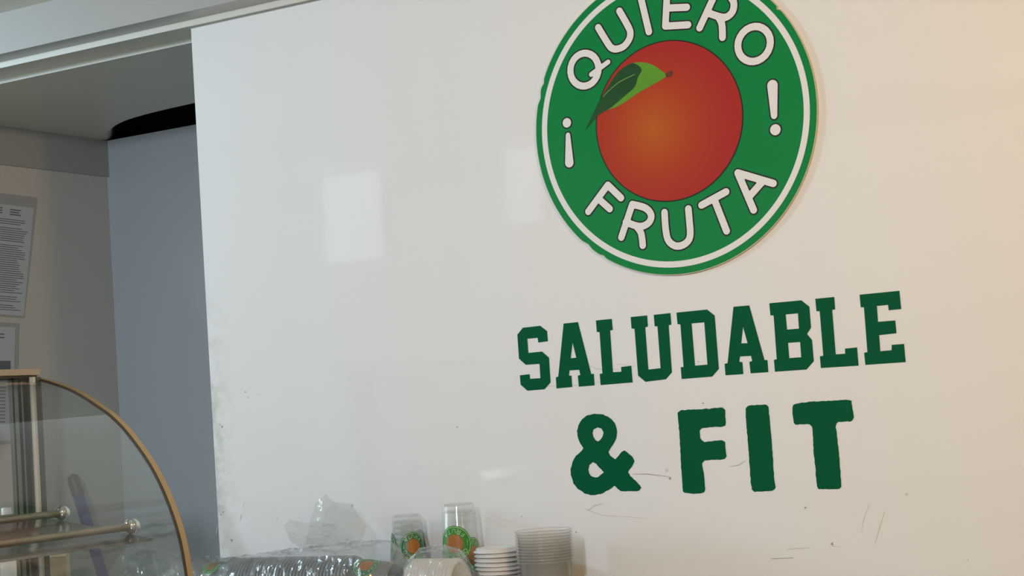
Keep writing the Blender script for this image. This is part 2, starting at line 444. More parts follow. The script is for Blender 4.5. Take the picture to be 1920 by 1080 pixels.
# ---------------------------------------------------------------- outlines (metres; words: x, z on the panel; sign: from its centre)
WORD = {
 'S': [[(-1.6263, 1.6402), (-1.6132, 1.6522), (-1.5762, 1.6527), (-1.5625, 1.6417), (-1.5621, 1.6229), (-1.5824, 1.622), (-1.5833, 1.6309), (-1.6056, 1.6309),
    (-1.6054, 1.6045), (-1.5762, 1.6048), (-1.5623, 1.5924), (-1.5625, 1.5467), (-1.576, 1.5349), (-1.6129, 1.5346), (-1.6266, 1.5468), (-1.6267, 1.5642),
    (-1.606, 1.5649), (-1.6056, 1.5562), (-1.5834, 1.5559), (-1.583, 1.5824), (-1.6126, 1.5829), (-1.6263, 1.5952)]],
 'A': [[(-1.5264, 1.6527), (-1.4964, 1.6529), (-1.4767, 1.5564), (-1.4713, 1.5563), (-1.4714, 1.5352), (-1.504, 1.5349), (-1.5045, 1.5553), (-1.4992, 1.556),
    (-1.5006, 1.5656), (-1.521, 1.566), (-1.5229, 1.5568), (-1.5177, 1.5559), (-1.5178, 1.5353), (-1.5509, 1.5347), (-1.5505, 1.5552),
    (-1.5454, 1.5562)], [(-1.5107, 1.6167), (-1.5049, 1.5882), (-1.5167, 1.588)]],
 'L': [[(-1.4592, 1.6527), (-1.4267, 1.6529), (-1.4262, 1.6327), (-1.4317, 1.6321), (-1.4321, 1.5565), (-1.415, 1.5561), (-1.4146, 1.5647), (-1.3942, 1.5654),
    (-1.3939, 1.5354), (-1.4589, 1.5349), (-1.4591, 1.5552), (-1.4536, 1.5556), (-1.4534, 1.6309), (-1.4588, 1.6318)]],
 'U': [[(-1.3883, 1.6529), (-1.3553, 1.653), (-1.3555, 1.633), (-1.3609, 1.6319), (-1.3608, 1.5563), (-1.3364, 1.557), (-1.3365, 1.6317), (-1.342, 1.6324),
    (-1.3421, 1.6529), (-1.3093, 1.6532), (-1.3092, 1.6329), (-1.3145, 1.6317), (-1.315, 1.5481), (-1.3275, 1.5366), (-1.3682, 1.5348), (-1.382, 1.5469),
    (-1.3823, 1.6312), (-1.3882, 1.6322)]],
 'D': [[(-1.2974, 1.653), (-1.2382, 1.6533), (-1.2245, 1.6414), (-1.2243, 1.5478), (-1.2381, 1.5352), (-1.2969, 1.535), (-1.297, 1.5558), (-1.2915, 1.5559),
    (-1.2914, 1.6314), (-1.297, 1.6326)], [(-1.2698, 1.6314), (-1.2452, 1.6314), (-1.2453, 1.5568), (-1.2693, 1.5567)]],
 'A2': [[(-1.1878, 1.6536), (-1.1583, 1.6535), (-1.138, 1.557), (-1.1325, 1.5566), (-1.1326, 1.5357), (-1.1653, 1.5359), (-1.1661, 1.5558), (-1.1605, 1.5571),
    (-1.1623, 1.566), (-1.1827, 1.5665), (-1.1849, 1.5576), (-1.1791, 1.5562), (-1.1792, 1.5356), (-1.2126, 1.5358), (-1.2127, 1.5558),
    (-1.207, 1.5566)], [(-1.1729, 1.6176), (-1.1667, 1.5885), (-1.1786, 1.5889)]],
 'B': [[(-1.1209, 1.6538), (-1.0627, 1.6536), (-1.049, 1.6415), (-1.0491, 1.6056), (-1.0571, 1.5956), (-1.049, 1.5843), (-1.0489, 1.5485), (-1.063, 1.5354),
    (-1.1204, 1.5356), (-1.1206, 1.556), (-1.1153, 1.5569), (-1.1148, 1.632), (-1.1207, 1.633)], [(-1.0928, 1.6321), (-1.0704, 1.632), (-1.0707, 1.6058),
    (-1.0925, 1.6059)], [(-1.0925, 1.5832), (-1.0705, 1.583), (-1.0708, 1.5569), (-1.0926, 1.557)]],
 'L2': [[(-1.0373, 1.6539), (-1.0035, 1.654), (-1.0037, 1.6329), (-1.009, 1.6324), (-1.0091, 1.5571), (-0.9923, 1.5571), (-0.9921, 1.5656), (-0.9708, 1.566),
    (-0.9708, 1.5354), (-1.0372, 1.5361), (-1.0373, 1.556), (-1.0312, 1.5565), (-1.0312, 1.6321), (-1.037, 1.6328)]],
 'E': [[(-0.9589, 1.6537), (-0.8902, 1.6538), (-0.8898, 1.6234), (-0.911, 1.6233), (-0.9115, 1.6323), (-0.9307, 1.6322), (-0.9311, 1.6057), (-0.9014, 1.6055),
    (-0.9012, 1.5842), (-0.931, 1.5834), (-0.9312, 1.5567), (-0.9119, 1.5568), (-0.9109, 1.5656), (-0.8899, 1.5656), (-0.8897, 1.5355), (-0.9589, 1.5358),
    (-0.9592, 1.5561), (-0.9535, 1.5567), (-0.9531, 1.6317), (-0.9587, 1.6327)]],
 '&': [[(-1.4757, 1.4841), (-1.4573, 1.4815), (-1.4445, 1.4744), (-1.4364, 1.4653), (-1.433, 1.4561), (-1.4321, 1.4484), (-1.4344, 1.4387), (-1.4392, 1.4299),
    (-1.4468, 1.4211), (-1.4529, 1.4135), (-1.4497, 1.4061), (-1.44, 1.3996), (-1.4342, 1.4039), (-1.425, 1.4129), (-1.4201, 1.4146), (-1.415, 1.4106),
    (-1.4043, 1.4011), (-1.4015, 1.3942), (-1.405, 1.3883), (-1.4158, 1.3757), (-1.4117, 1.3683), (-1.3945, 1.3511), (-1.3922, 1.3466), (-1.3961, 1.3419),
    (-1.4004, 1.3409), (-1.4331, 1.3417), (-1.4389, 1.346), (-1.4448, 1.3527), (-1.4559, 1.3458), (-1.4719, 1.3391), (-1.4841, 1.3371), (-1.4962, 1.3372),
    (-1.508, 1.3409), (-1.5204, 1.3489), (-1.5292, 1.3591), (-1.5333, 1.3746), (-1.5326, 1.3868), (-1.5277, 1.3997), (-1.52, 1.4093), (-1.5071, 1.4179),
    (-1.5039, 1.4226), (-1.5094, 1.4318), (-1.5138, 1.4427), (-1.514, 1.455), (-1.5092, 1.467), (-1.5016, 1.4758), (-1.4907, 1.4816)], [(-1.4709, 1.4588),
    (-1.4633, 1.4562), (-1.4598, 1.4491), (-1.4623, 1.4416), (-1.4675, 1.4358), (-1.4726, 1.4333), (-1.477, 1.4355), (-1.4812, 1.4418), (-1.4824, 1.4488),
    (-1.4798, 1.4555)], [(-1.4859, 1.3965), (-1.4796, 1.393), (-1.4654, 1.3771), (-1.4727, 1.3722), (-1.4781, 1.3686), (-1.4842, 1.3684), (-1.4917, 1.3711),
    (-1.4956, 1.3769), (-1.4966, 1.3838), (-1.4936, 1.3913)]],
 'F': [[(-1.3094, 1.4762), (-1.3028, 1.48), (-1.2586, 1.4798), (-1.2544, 1.4806), (-1.2487, 1.4789), (-1.2371, 1.4801), (-1.2231, 1.4804), (-1.2181, 1.4755),
    (-1.219, 1.4687), (-1.2187, 1.4537), (-1.2203, 1.4485), (-1.2276, 1.446), (-1.2398, 1.4473), (-1.2596, 1.4468), (-1.2655, 1.4462), (-1.2693, 1.4425),
    (-1.27, 1.4299), (-1.2672, 1.4257), (-1.2617, 1.4221), (-1.2451, 1.4231), (-1.2286, 1.4232), (-1.2232, 1.42), (-1.2224, 1.3952), (-1.2255, 1.3911),
    (-1.233, 1.3896), (-1.2511, 1.3901), (-1.2643, 1.3898), (-1.2693, 1.3852), (-1.2691, 1.3761), (-1.2674, 1.3685), (-1.2679, 1.3549), (-1.2676, 1.3398),
    (-1.2697, 1.3345), (-1.2748, 1.3325), (-1.2923, 1.3321), (-1.3072, 1.3345), (-1.3103, 1.3375), (-1.3107, 1.3535), (-1.3107, 1.3839), (-1.3094, 1.4205),
    (-1.3093, 1.4525)]],
 'I': [[(-1.1799, 1.4762), (-1.1751, 1.4804), (-1.1589, 1.481), (-1.1412, 1.4802), (-1.1378, 1.4769), (-1.1375, 1.4643), (-1.1365, 1.4517), (-1.1367, 1.4234),
    (-1.1366, 1.3952), (-1.1372, 1.3577), (-1.136, 1.3373), (-1.1383, 1.3346), (-1.1425, 1.3325), (-1.1756, 1.3318), (-1.1795, 1.3357), (-1.181, 1.3484),
    (-1.1801, 1.4003), (-1.1807, 1.4383), (-1.1805, 1.4604)]],
 'T': [[(-1.094, 1.4727), (-1.0916, 1.4773), (-1.087, 1.4788), (-1.0581, 1.4805), (-1.0369, 1.4798), (-0.9989, 1.4803), (-0.9883, 1.4778), (-0.9873, 1.4633),
    (-0.9863, 1.4503), (-0.989, 1.445), (-0.994, 1.4429), (-1.0028, 1.4437), (-1.0092, 1.4431), (-1.014, 1.4437), (-1.0179, 1.4405), (-1.0193, 1.4344),
    (-1.0185, 1.419), (-1.0179, 1.3975), (-1.0172, 1.3775), (-1.0178, 1.3423), (-1.0181, 1.3346), (-1.0216, 1.3314), (-1.0583, 1.3321), (-1.0613, 1.3369),
    (-1.0613, 1.364), (-1.062, 1.3949), (-1.0608, 1.4289), (-1.0613, 1.4382), (-1.0654, 1.4425), (-1.0909, 1.4432), (-1.0931, 1.4461), (-1.0942, 1.4587)]],
}
SIGN = {
 'Q': [[(-0.1358, 0.109), (-0.1389, 0.1019), (-0.1437, 0.0958), (-0.1498, 0.0912), (-0.1569, 0.0884), (-0.1645, 0.0876), (-0.172, 0.0889), (-0.179, 0.0922),
    (-0.185, 0.0973), (-0.1895, 0.1037), (-0.1922, 0.1112), (-0.193, 0.1191), (-0.1918, 0.127), (-0.1887, 0.1342), (-0.1839, 0.1404), (-0.1777, 0.1449),
    (-0.1705, 0.1477), (-0.1629, 0.1484), (-0.1554, 0.147), (-0.1484, 0.1436), (-0.1425, 0.1386), (-0.1381, 0.1321), (-0.1354, 0.1247), (-0.1346, 0.1168),
    (-0.1358, 0.109)], [(-0.1505, 0.1069), (-0.1143, 0.1241)]],
 'U': [[(-0.1295, 0.1906), (-0.1116, 0.1572), (-0.1038, 0.1476), (-0.0929, 0.1449), (-0.0795, 0.148), (-0.0689, 0.1581), (-0.0654, 0.1693), (-0.0687, 0.1817),
    (-0.0841, 0.2131)]],
 'I': [[(-0.0285, 0.1654), (-0.0408, 0.2373)]],
 'E': [[(0.0582, 0.2285), (0.0136, 0.2347), (0.0045, 0.1699), (0.0486, 0.1647)], [(0.0087, 0.2019), (0.0487, 0.1963)]],
 'R': [[(0.0703, 0.1554), (0.1067, 0.2133), (0.1275, 0.2052), (0.1379, 0.1904), (0.1357, 0.1751), (0.1259, 0.1668), (0.1136, 0.1669),
    (0.0884, 0.1791)], [(0.1076, 0.1685), (0.1129, 0.1547), (0.1122, 0.1313)]],
 'O': [[(0.1944, 0.0928), (0.189, 0.0869), (0.1823, 0.0826), (0.1747, 0.0801), (0.1668, 0.0796), (0.159, 0.0812), (0.152, 0.0848), (0.1462, 0.09), (0.142, 0.0967),
    (0.1398, 0.1043), (0.1396, 0.1122), (0.1414, 0.12), (0.1453, 0.1271), (0.1508, 0.133), (0.1576, 0.1374), (0.1652, 0.1398), (0.1732, 0.1402), (0.1809, 0.1385),
    (0.1878, 0.1349), (0.1935, 0.1296), (0.1976, 0.123), (0.1999, 0.1155), (0.2, 0.1076), (0.1982, 0.0999), (0.1944, 0.0928)]],
 'F': [[(-0.1766, -0.1427), (-0.1329, -0.0992), (-0.1082, -0.1258)], [(-0.1545, -0.1211), (-0.1325, -0.1429)]],
 'R2': [[(-0.1133, -0.197), (-0.0866, -0.1401), (-0.0615, -0.1495), (-0.0508, -0.1633), (-0.0556, -0.1758), (-0.0689, -0.1815), (-0.0833, -0.179),
    (-0.102, -0.1705)], [(-0.0817, -0.1801), (-0.0732, -0.1941), (-0.0718, -0.2161)]],
 'U2': [[(-0.0242, -0.162), (-0.0243, -0.1938), (-0.0205, -0.213), (-0.0087, -0.2234), (0.0054, -0.2241), (0.0179, -0.2171), (0.0226, -0.2047), (0.0227, -0.1818),
    (0.0225, -0.1611)]],
 'T': [[(0.0483, -0.1576), (0.0965, -0.1398)], [(0.0728, -0.1491), (0.0918, -0.2081)]],
 'A': [[(0.1451, -0.1775), (0.1212, -0.1097), (0.185, -0.1361)], [(0.1381, -0.1542), (0.1639, -0.1321)]],
 '!': [[(0.1976, 0.0328), (0.1962, -0.0198)], [(0.1965, -0.0443)]],
 'i': [[(-0.2086, -0.0484), (-0.2073, 0.0029)], [(-0.2078, 0.0257)]],
}
LEAF = [(-0.171, 0.0062), (-0.155, 0.0307), (-0.1362, 0.0576), (-0.1142, 0.084), (-0.0929, 0.1043), (-0.0759, 0.112), (-0.0627, 0.1143), (-0.0467, 0.1126),
    (-0.0279, 0.1057), (-0.0128, 0.0945), (-0.0011, 0.0825), (-0.008, 0.0763), (-0.031, 0.0682), (-0.0575, 0.059), (-0.0844, 0.0469), (-0.1047, 0.0396),
    (-0.1246, 0.0366), (-0.1417, 0.0302), (-0.1558, 0.0204)]
LEAF_DARK = [(-0.171, 0.0062), (-0.155, 0.0307), (-0.1362, 0.0576), (-0.1142, 0.084), (-0.0929, 0.1043), (-0.0759, 0.112), (-0.0628, 0.1137), (-0.0483, 0.1002),
    (-0.0568, 0.0868), (-0.0647, 0.0704), (-0.0835, 0.0586), (-0.1127, 0.0417), (-0.1246, 0.0366), (-0.1417, 0.0302), (-0.1558, 0.0204)]
STEM = [(-0.0023, 0.0835), (0.0025, 0.0877), (0.0108, 0.0884), (0.0124, 0.0841), (0.0097, 0.0781), (0.0032, 0.0768), (-0.0008, 0.0786)]
VEIN = [(-0.1292, 0.0625), (-0.1152, 0.0723), (-0.0945, 0.0839), (-0.0612, 0.0934)]
SCUFF = [[(-1.4063, 1.3714), (-1.3765, 1.3702), (-1.335, 1.3638)], [(-1.5036, 1.3085), (-1.4919, 1.3168), (-1.4719, 1.321)], [(-1.5109, 1.3135), (-1.4992, 1.3083),
    (-1.4758, 1.3), (-1.3829, 1.2917)], [(-1.1244, 1.2321), (-1.1001, 1.2335), (-1.0809, 1.234)], [(-1.154, 1.2163), (-1.114, 1.2175)], [(-0.9894, 1.2589),
    (-0.9841, 1.2783), (-0.9717, 1.3045)], [(-0.9681, 1.2381), (-0.9576, 1.2644), (-0.9461, 1.2922)], [(-1.0428, 1.236), (-1.0288, 1.2349)], [(-1.218, 1.3769),
    (-1.2008, 1.3789), (-1.1882, 1.3858)], [(-1.4792, 1.5713), (-1.4633, 1.5643), (-1.42, 1.5603)], [(-1.4246, 1.5712), (-1.3875, 1.5638)], [(-2.305, 1.3405),
    (-2.2987, 1.3512)], [(-2.314, 1.3135), (-2.309, 1.3243)], [(-2.3796, 1.2877), (-2.3742, 1.3041)], [(-1.5996, 1.5411), (-1.4985, 1.5375),
    (-1.4323, 1.5428)], [(-2.2537, 1.5675), (-2.2453, 1.568)]]
DOT = [(-2.2184, 1.3142), (-2.3395, 1.2726), (-2.0473, 1.2676), (-1.6437, 1.3017), (-1.531, 1.2704), (-1.3342, 1.361), (-1.2626, 1.5633), (-1.0848, 1.3017),
    (-1.2594, 1.4899), (-0.9066, 1.3182), (-1.7726, 1.4752), (-2.0294, 1.3342), (-2.031, 1.3301), (-2.3482, 1.507), (-2.3535, 1.5117), (-2.2749, 1.5633),
    (-2.2811, 1.5747), (-1.0425, 1.2396), (-0.8142, 1.2094), (-2.358, 1.3311), (-2.364, 1.3258), (-1.3393, 1.3753)]

# ---------------------------------------------------------------- the setting
ZT = 2.354            # underside of the door track
ZC = 2.453            # shop ceiling
XL = -3.485           # recess left wall
YB = 0.91             # recess back wall
struct(link('floor', box(-22, 12, -24.0, 1.3, -0.10, 0.0), M['floor']))
struct(link('ceiling', box(-4.7, 2.2, -3.4, -0.08, ZC, ZC + 0.1), M['ceiling']))
# recess ceiling: a board cut off on the skew, the slot and black boards behind it added as painted shade
cut = [(XL - 0.1, 0.95), (XL, 0.92)] + [(XL + 0.03 * k, 0.665 + 0.255 * math.exp(-0.03 * k / 0.17)) for k in range(1, 24)] + [(1.7, 0.65)]
bm = bmesh.new()
ra = [bm.verts.new((x, 0.094, ZT)) for x, y in cut]
gr = [ra]
for dy, dz in ((0.0, 0.0), (0.03, 0.003), (0.05, 0.010), (0.06, 0.022), (0.062, 0.10)):
    gr.append([bm.verts.new((x, y - 0.03 + dy, ZT + dz)) for x, y in cut])
for A, B in zip(gr, gr[1:]):
    for i in range(len(cut) - 1): bm.faces.new((A[i], A[i + 1], B[i + 1], B[i]))
sf = me_bm(bm)
so = struct(link('ceiling', sf, M['soffit'], smooth=True), 'shaded ceiling of the recess behind the sliding panel')
struct(link('ceiling', box(XL - 0.1, 1.7, 0.0, 1.3, 2.62, 2.66), M['shade_black']), 'black board added above the recess ceiling slot as painted shade')
struct(link('wall_shade_board', box(XL - 0.1, 1.7, 1.25, 1.30, 0, 2.62), M['shade_black']), 'black board added behind the recess back wall as painted shade')
struct(link('wall_shade_board', box(XL - 0.12, XL - 0.1, 0.08, 1.30, 2.2, 2.62), M['shade_black']), 'black board added beside the recess ceiling slot as painted shade')
struct(link('wall_left', box(XL - 0.1, XL, 0.0, YB + 0.08, 0, ZT), M['wall']))
struct(link('wall_front', box(-7.0, XL - 0.1, 0.0, 0.1, 0, ZC), M['wall']), 'plain wall left of the recess')
struct(link('wall_back', box(XL, 1.7, YB, YB + 0.08, 0, ZT), M['inner']))
struct(link('wall_right', box(1.7, 1.8, -3.4, YB + 0.08, 0, ZC), M['wall']))
struct(link('trim_1', box(XL, XL + 0.008, 0.0, YB, 2.249, ZT), M['header']), 'grey header board along the top of the recess side wall')
fa = struct(link('trim_2', box(-4.6, 1.7, -0.08, -0.0185, 2.362, ZC), M['fascia']), 'grey fascia board above the sliding panel')
tr = struct(link('trim_3', box(-4.6, 1.7, -0.02, -0.016, 2.349, 2.375), M['track']), 'cream front lip of the sliding door track')
t2 = struct(link('trim_4', box(-4.6, 1.7, 0.090, 0.094, 2.3455, 2.375), M['track']), 'second thin rail of the sliding door track')
struct(link('trim_5', box(-4.6, 1.7, -0.012, 0.10, 2.357, 2.39), M['soffit']), 'underside of the sliding door track')
door = struct(link('door_1', box(-2.373, 1.65, 0.0, 0.030, 0.0, 2.3565, 0.0012), M['panel']), 'large glossy white sliding panel carrying the round sign')
for k, pl in enumerate(SCUFF):
    link('scuff_mark', ribbon(pl, (0.0016, 0.0022, 0.0011)[k % 3], -0.0003), M['scuff_soft'] if k % 4 else M['scuff'], door)
for k, (x, z) in enumerate(DOT):
    r = (0.0016, 0.0024, 0.0014, 0.0019)[k % 4]
    link('scuff_spot', plate([disc(x, z, r, 10, lambda a, k=k: 0.35 * r * math.sin(3 * a + k))], -0.0003, 0.0003), M['scuff'] if k % 3 else M['scuff_soft'], door)

def spotlight(label, loc, target, power, col, cone):
    """out-of-view spotlight: ceiling plate, stem and a turned can that holds the lamp"""
    t = tag(empty('unseen_spotlight', loc), label, 'spotlight')
    link('ceiling_plate', lathe([(0, 0), (.045, 0), (.045, -.014), (.040, -.018), (0, -.018)], 28), M['lamp'], t)
    link('stem', tube([(0, 0, -.016), (0, 0, -.075)], .007), M['lamp'], t)
    d = (Vector(target) - Vector(loc) - Vector((0, 0, -.10))).normalized()
    can = link('can', lathe([(0, -.055), (.030, -.055), (.040, -.045), (.042, .060), (.039, .060), (.037, -.02), (0, -.02)], 28), M['lamp'], t, (0, 0, -.10), smooth=False)
    can.rotation_euler = d.to_track_quat('Z', 'Y').to_euler()
    l = bpy.data.lights.new('spotlight_lamp', 'SPOT')
    l.energy, l.color, l.spot_size, l.spot_blend, l.shadow_soft_size = power, col, math.radians(cone), 1.0, 0.10
    o = bpy.data.objects.new('spotlight_lamp', l)
    COL.objects.link(o)
    o.location = Vector(loc) + Vector((0, 0, -.10)) + d * .07
    o.rotation_euler = d.to_track_quat('-Z', 'Y').to_euler()


spotlight('cool white spotlight added out of view to brighten the upper left panel', (-4.45, -1.5, ZC), (-1.9, 0, 2.3), 112, (0.55, 0.81, 1.0), 95)  # added lamp, lifts the upper left of the panel
spotlight('white spotlight added out of view to brighten the recess and panel', (-0.75, -3.2, ZC), (-2.5, 0.3, 1.95), 124, (0.86, 0.90, 1.0), 105)  # added lamp, fills the recess back wall and the panel
spotlight('warm track spotlight on the ceiling right of the sign', (0.75, -1.9, ZC), (-0.35, 0, 2.3), 98, (1.0, 0.56, 0.14), 105)

def lit(name, col, k):
    m = mat(name, col, 0.5)
    q = m.node_tree.nodes['Principled BSDF']
    q.inputs['Emission Color'].default_value = col
    q.inputs['Emission Strength'].default_value = k
    return m


# two lit boxes added out of view so that the glossy panel mirrors faint bright patches
for lab, x0, x1, z0, k in (('wide lit white box added out of view for a reflection in the panel', -3.965, -3.70, 2.11, 1.35), ('narrow lit white box added out of view for a reflection in the panel', -3.14, -3.005, 2.17, 1.1)):
    t = tag(empty('reflection_box', ((x0 + x1) / 2, -2.6, ZC)), lab, 'reflection_box')
    hw = (x1 - x0) / 2
    link('housing', box(-hw - .008, hw + .008, -.07, -.004, z0 - ZC - .008, 0, .002), M['lamp'], t)
    link('lit_face', box(-hw, hw, -.004, 0, z0 - ZC, -.012), lit('reflection_box_face', (0.93, 1.0, 1.0, 1), k), t)

# ---------------------------------------------------------------- round sign
CX, CZ, RS = -1.279, 1.9945, 0.2755
YF = -0.006


def nick(a):
    v = 0.0
    for c, wd, dp in ((math.radians(37), .018, .004), (math.radians(45), .03, .003), (math.radians(163), .05, .0032), (math.radians(157), .03, .0026), (math.radians(228), .05, .003), (math.radians(236), .03, .0025)):
        v -= dp * max(0, 1 - abs((a - c) / wd))
    return v


sign = tag(empty('round_sign', (0, 0, 0)), 'round green sign with an orange fruit and white ring lettering on the panel', 'sign')
link('board', plate([disc(CX, CZ, RS, 360, nick)], YF, 0.0055), M['foam'], sign)
link('green_face', plate([disc(CX, CZ, RS - 0.0012, 360, nick)], YF - 0.0003, 0.0003), M['green'], sign)
link('white_ring', plate([disc(CX, CZ, 0.2620, 256), disc(CX, CZ, 0.2510, 256)[::-1]], YF - 0.0006, 0.0003), M['white_print'], sign)
fr = link('fruit', plate([disc(-1.2835, CZ, 0.1425, 200)], YF - 0.0009, 0.0003), M['fruit'], sign)
link('outline', plate([disc(-1.2835, CZ, 0.1447, 200)], YF - 0.0006, 0.0003), M['black_print'], fr)
off = lambda pts: [(x + CX, z + CZ) for x, z in pts]
lf = link('leaf', plate([off(smooth_poly(LEAF, 4))], YF - 0.0012, 0.0003), M['leaf'], sign)
link('leaf_shade', plate([off(smooth_poly(LEAF_DARK, 4))], YF - 0.0015, 0.0003), M['leaf_dark'], lf)
link('vein', ribbon(off(smooth_poly(VEIN, 5)), 0.0016, YF - 0.0018), M['vein'], lf)
link('stem', plate([off(STEM)], YF - 0.0015, 0.0003), M['stem'], fr)


def sign_strokes(k, scale=1.0):
    R0 = 0.0064
    out = []
    lines = []
    for si, s in enumerate(SIGN[k]):              # round the bowls and curves, keep the corners sharp
        if k in ('U', 'U2') or (k in ('R', 'R2') and si == 1): lines.append((si, smooth_poly(s, 4)))
        elif k in ('R', 'R2'): lines += [(si, s[:2]), (si, smooth_poly(s[1:], 4))]
        else: lines.append((si, s))
    for si, s in lines:
        q = []
        for i, (x, z) in enumerate(s):
            r = R0
            if k == '!': r = (0.0096 if i == 0 else 0.0058) if si == 0 else 0.0096
            if k == 'i': r = (0.0088 if i == 0 else 0.0046) if si == 0 else 0.0088
            if k == 'Q' and si == 1: r = 0.0046
            q.append((x * scale, z * scale, r * scale))
        out.append(q)
    return out


for k in SIGN:
    st = sign_strokes(k)
    lt = link('letter', plate([off(l) for l in stroke_loops(st, 0.0)], YF - 0.0009, 0.0003), M['white_print'], sign)
    link('letter_outline', plate([off(l) for l in stroke_loops(st, 0.0026)], YF - 0.0006, 0.0003), M['black_print'], lt)

# ---------------------------------------------------------------- vinyl words
wd1 = tag(empty('wall_lettering', (0, 0, 0)), 'dark green slab letters reading SALUDABLE under the round sign', 'lettering')
for k in ('S', 'A', 'L', 'U', 'D', 'A2', 'B', 'L2', 'E'):
    link('letter', plate(WORD[k], -0.0006, 0.0006), M['vinyl'], wd1)
wd2 = tag(empty('wall_lettering', (0, 0, 0)), 'dark green rough-edged letters reading & FIT on the lowest line', 'lettering')
for k in ('&', 'F', 'I', 'T'):
    lp = []
    for loop in WORD[k]:                       # ragged cut edge: split the outline and shake it a little
        q = []
        for (xa, za), (xb, zb) in zip(loop, loop[1:] + loop[:1]):
            n = max(1, int(math.hypot(xb - xa, zb - za) / 0.004))
            for i in range(n):
                t = i / n
                j = 0.0005 if n > 1 else 0.0002
                q.append((xa + (xb - xa) * t + random.uniform(-j, j), za + (zb - za) * t + random.uniform(-j, j)))
        lp.append(q)
    link('ampersand' if k == '&' else 'letter', plate(lp, -0.0006, 0.0006), M['vinyl'], wd2)

# ---------------------------------------------------------------- papers on the recess side wall
def quad_plate_x(c, x, th):
    """thin sheet on the side wall from (y, z) corners"""
    bm = bmesh.new()
    a = [bm.verts.new((x, y, z)) for y, z in c]; b = [bm.verts.new((x + th, y, z)) for y, z in c]
    n = len(c)
    bm.faces.new(a); bm.faces.new(b[::-1])
    for i in range(n): bm.faces.new((a[i], b[i], b[(i + 1) % n], a[(i + 1) % n]))
    return me_bm(bm)


def bil(c, u, v):
    (tl, tr_, br, bl) = c
    return tuple((tl[i] * (1 - u) + tr_[i] * u) * (1 - v) + (bl[i] * (1 - u) + br[i] * u) * v for i in (0, 1))


def notice(label, sleeve, sheet, lines, extra=None):
    t = tag(empty('paper_notice', (0, 0, 0)), label, 'notice')
    link('sheet', quad_plate_x(sheet, XL + 0.0005, 0.0006), M['paper'], t)
    link('plastic_sleeve', quad_plate_x(sleeve, XL + 0.0002, 0.0016), M['sleeve'], t)
    bm = bmesh.new()
    for (u0, u1, v, h) in lines:
        c = [bil(sheet, u0, v), bil(sheet, u1, v), bil(sheet, u1, v + h), bil(sheet, u0, v + h)]
        bm.faces.new([bm.verts.new((XL + 0.0013, y, z)) for y, z in c])
    link('print', me_bm(bm), M['ink'], t)
    return t


ln = []
random.seed(3)
for r in range(3):
    ln += [(0.62, 0.80 - 0.03 * (r % 2), 0.035 + r * 0.022, 0.011), (0.30, 0.50, 0.03 + r * 0.022, 0.011)]
v = 0.13
while v < 0.95:
    if random.random() > 0.10: ln.append((0.08, random.uniform(0.80, 0.94), v, 0.007))
    v += 0.0195
notice('long printed notice in a clear sleeve on the recess side wall', [(0.40, 2.174), (0.633, 2.169), (0.563, 1.836), (0.345, 1.846)],
       [(0.395, 2.146), (0.617, 2.139), (0.561, 1.842), (0.350, 1.850)], ln)
ln2 = [(0.30, 0.80, 0.06 + 0.03 * k, 0.012) for k in range(2)] + [(0.30, 0.70, 0.19, 0.012), (0.62, 0.93, 0.30, 0.11)] + [(0.10, 0.85, 0.5 + 0.03 * k, 0.009) for k in range(12)]
notice('lower notice with a dark printed block beneath the long printed one', [(0.335, 1.828), (0.545, 1.822), (0.515, 1.50), (0.31, 1.505)],
       [(0.340, 1.815), (0.529, 1.812), (0.500, 1.51), (0.315, 1.515)], ln2)

# ---------------------------------------------------------------- broom leaning in the recess
br = tag(empty('broom', (-3.10, 0.775, 0.0)), 'blue broom with a dark grip leaning against the recess side wall', 'broom')
b0, b1 = Vector((0, 0, 0.10)), Vector((-0.355, -0.093, 1.407))
dv = (b1 - b0)
link('handle', tube([b0 + dv * t for t in (0, .3, .6, .97)], 0.0155), M['blue'], br, smooth=True)
link('grip', tube([b0 + dv * t for t in (.955, .958, .985, .996, 1.0)], [0.0160, 0.0172, 0.0170, 0.0145, 0.006]), M['grip'], br, smooth=True)
link('head', box(-0.14, 0.14, -0.03, 0.03, 0.075, 0.115, 0.008), M['blue'], br)
link('bristles', box(-0.135, 0.135, -0.035, 0.035, 0.0, 0.076, 0.006), M['bristle'], br)

# ---------------------------------------------------------------- counters
ZK = 1.16
bc = tag(empty('back_counter', (0, 0, 0)), 'back counter below the sliding panel carrying the cups', 'counter')
link('cabinet', box(-2.78, 0.9, -0.40, -0.02, 0.0, ZK - 0.03), M['counter'], bc)
link('worktop', box(-2.80, 0.92, -0.43, -0.012, ZK - 0.03, ZK, 0.004), M['worktop'], bc)
sv = tag(empty('service_counter', (0, 0, 0)), 'service counter under the curved glass display case', 'counter')
link('cabinet', box(-2.56, -1.96, -1.75, -0.46, 0.0, 1.07), M['counter'], sv)
link('worktop', box(-2.60, -1.92, -1.80, -0.44, 1.07, 1.10, 0.004), M['worktop'], sv)

# ---------------------------------------------------------------- display case
case = tag(empty('display_case', (0, 0, 0)), 'curved glass display case with gold edge trim and a shelf', 'display case')
Y0, Y1 = -0.50, -1.72
PROF = [(-2.3703, 1.6214), (-2.337, 1.6152), (-2.3041, 1.6062), (-2.2527, 1.5874), (-2.1903, 1.553), (-2.1635, 1.5353), (-2.1303, 1.5053), (-2.0844, 1.4508), (-2.0517, 1.394), (-2.0262, 1.3272), (-2.0135, 1.254), (-2.0105, 1.20), (-2.010, 1.15)]


PS = smooth_poly(PROF)


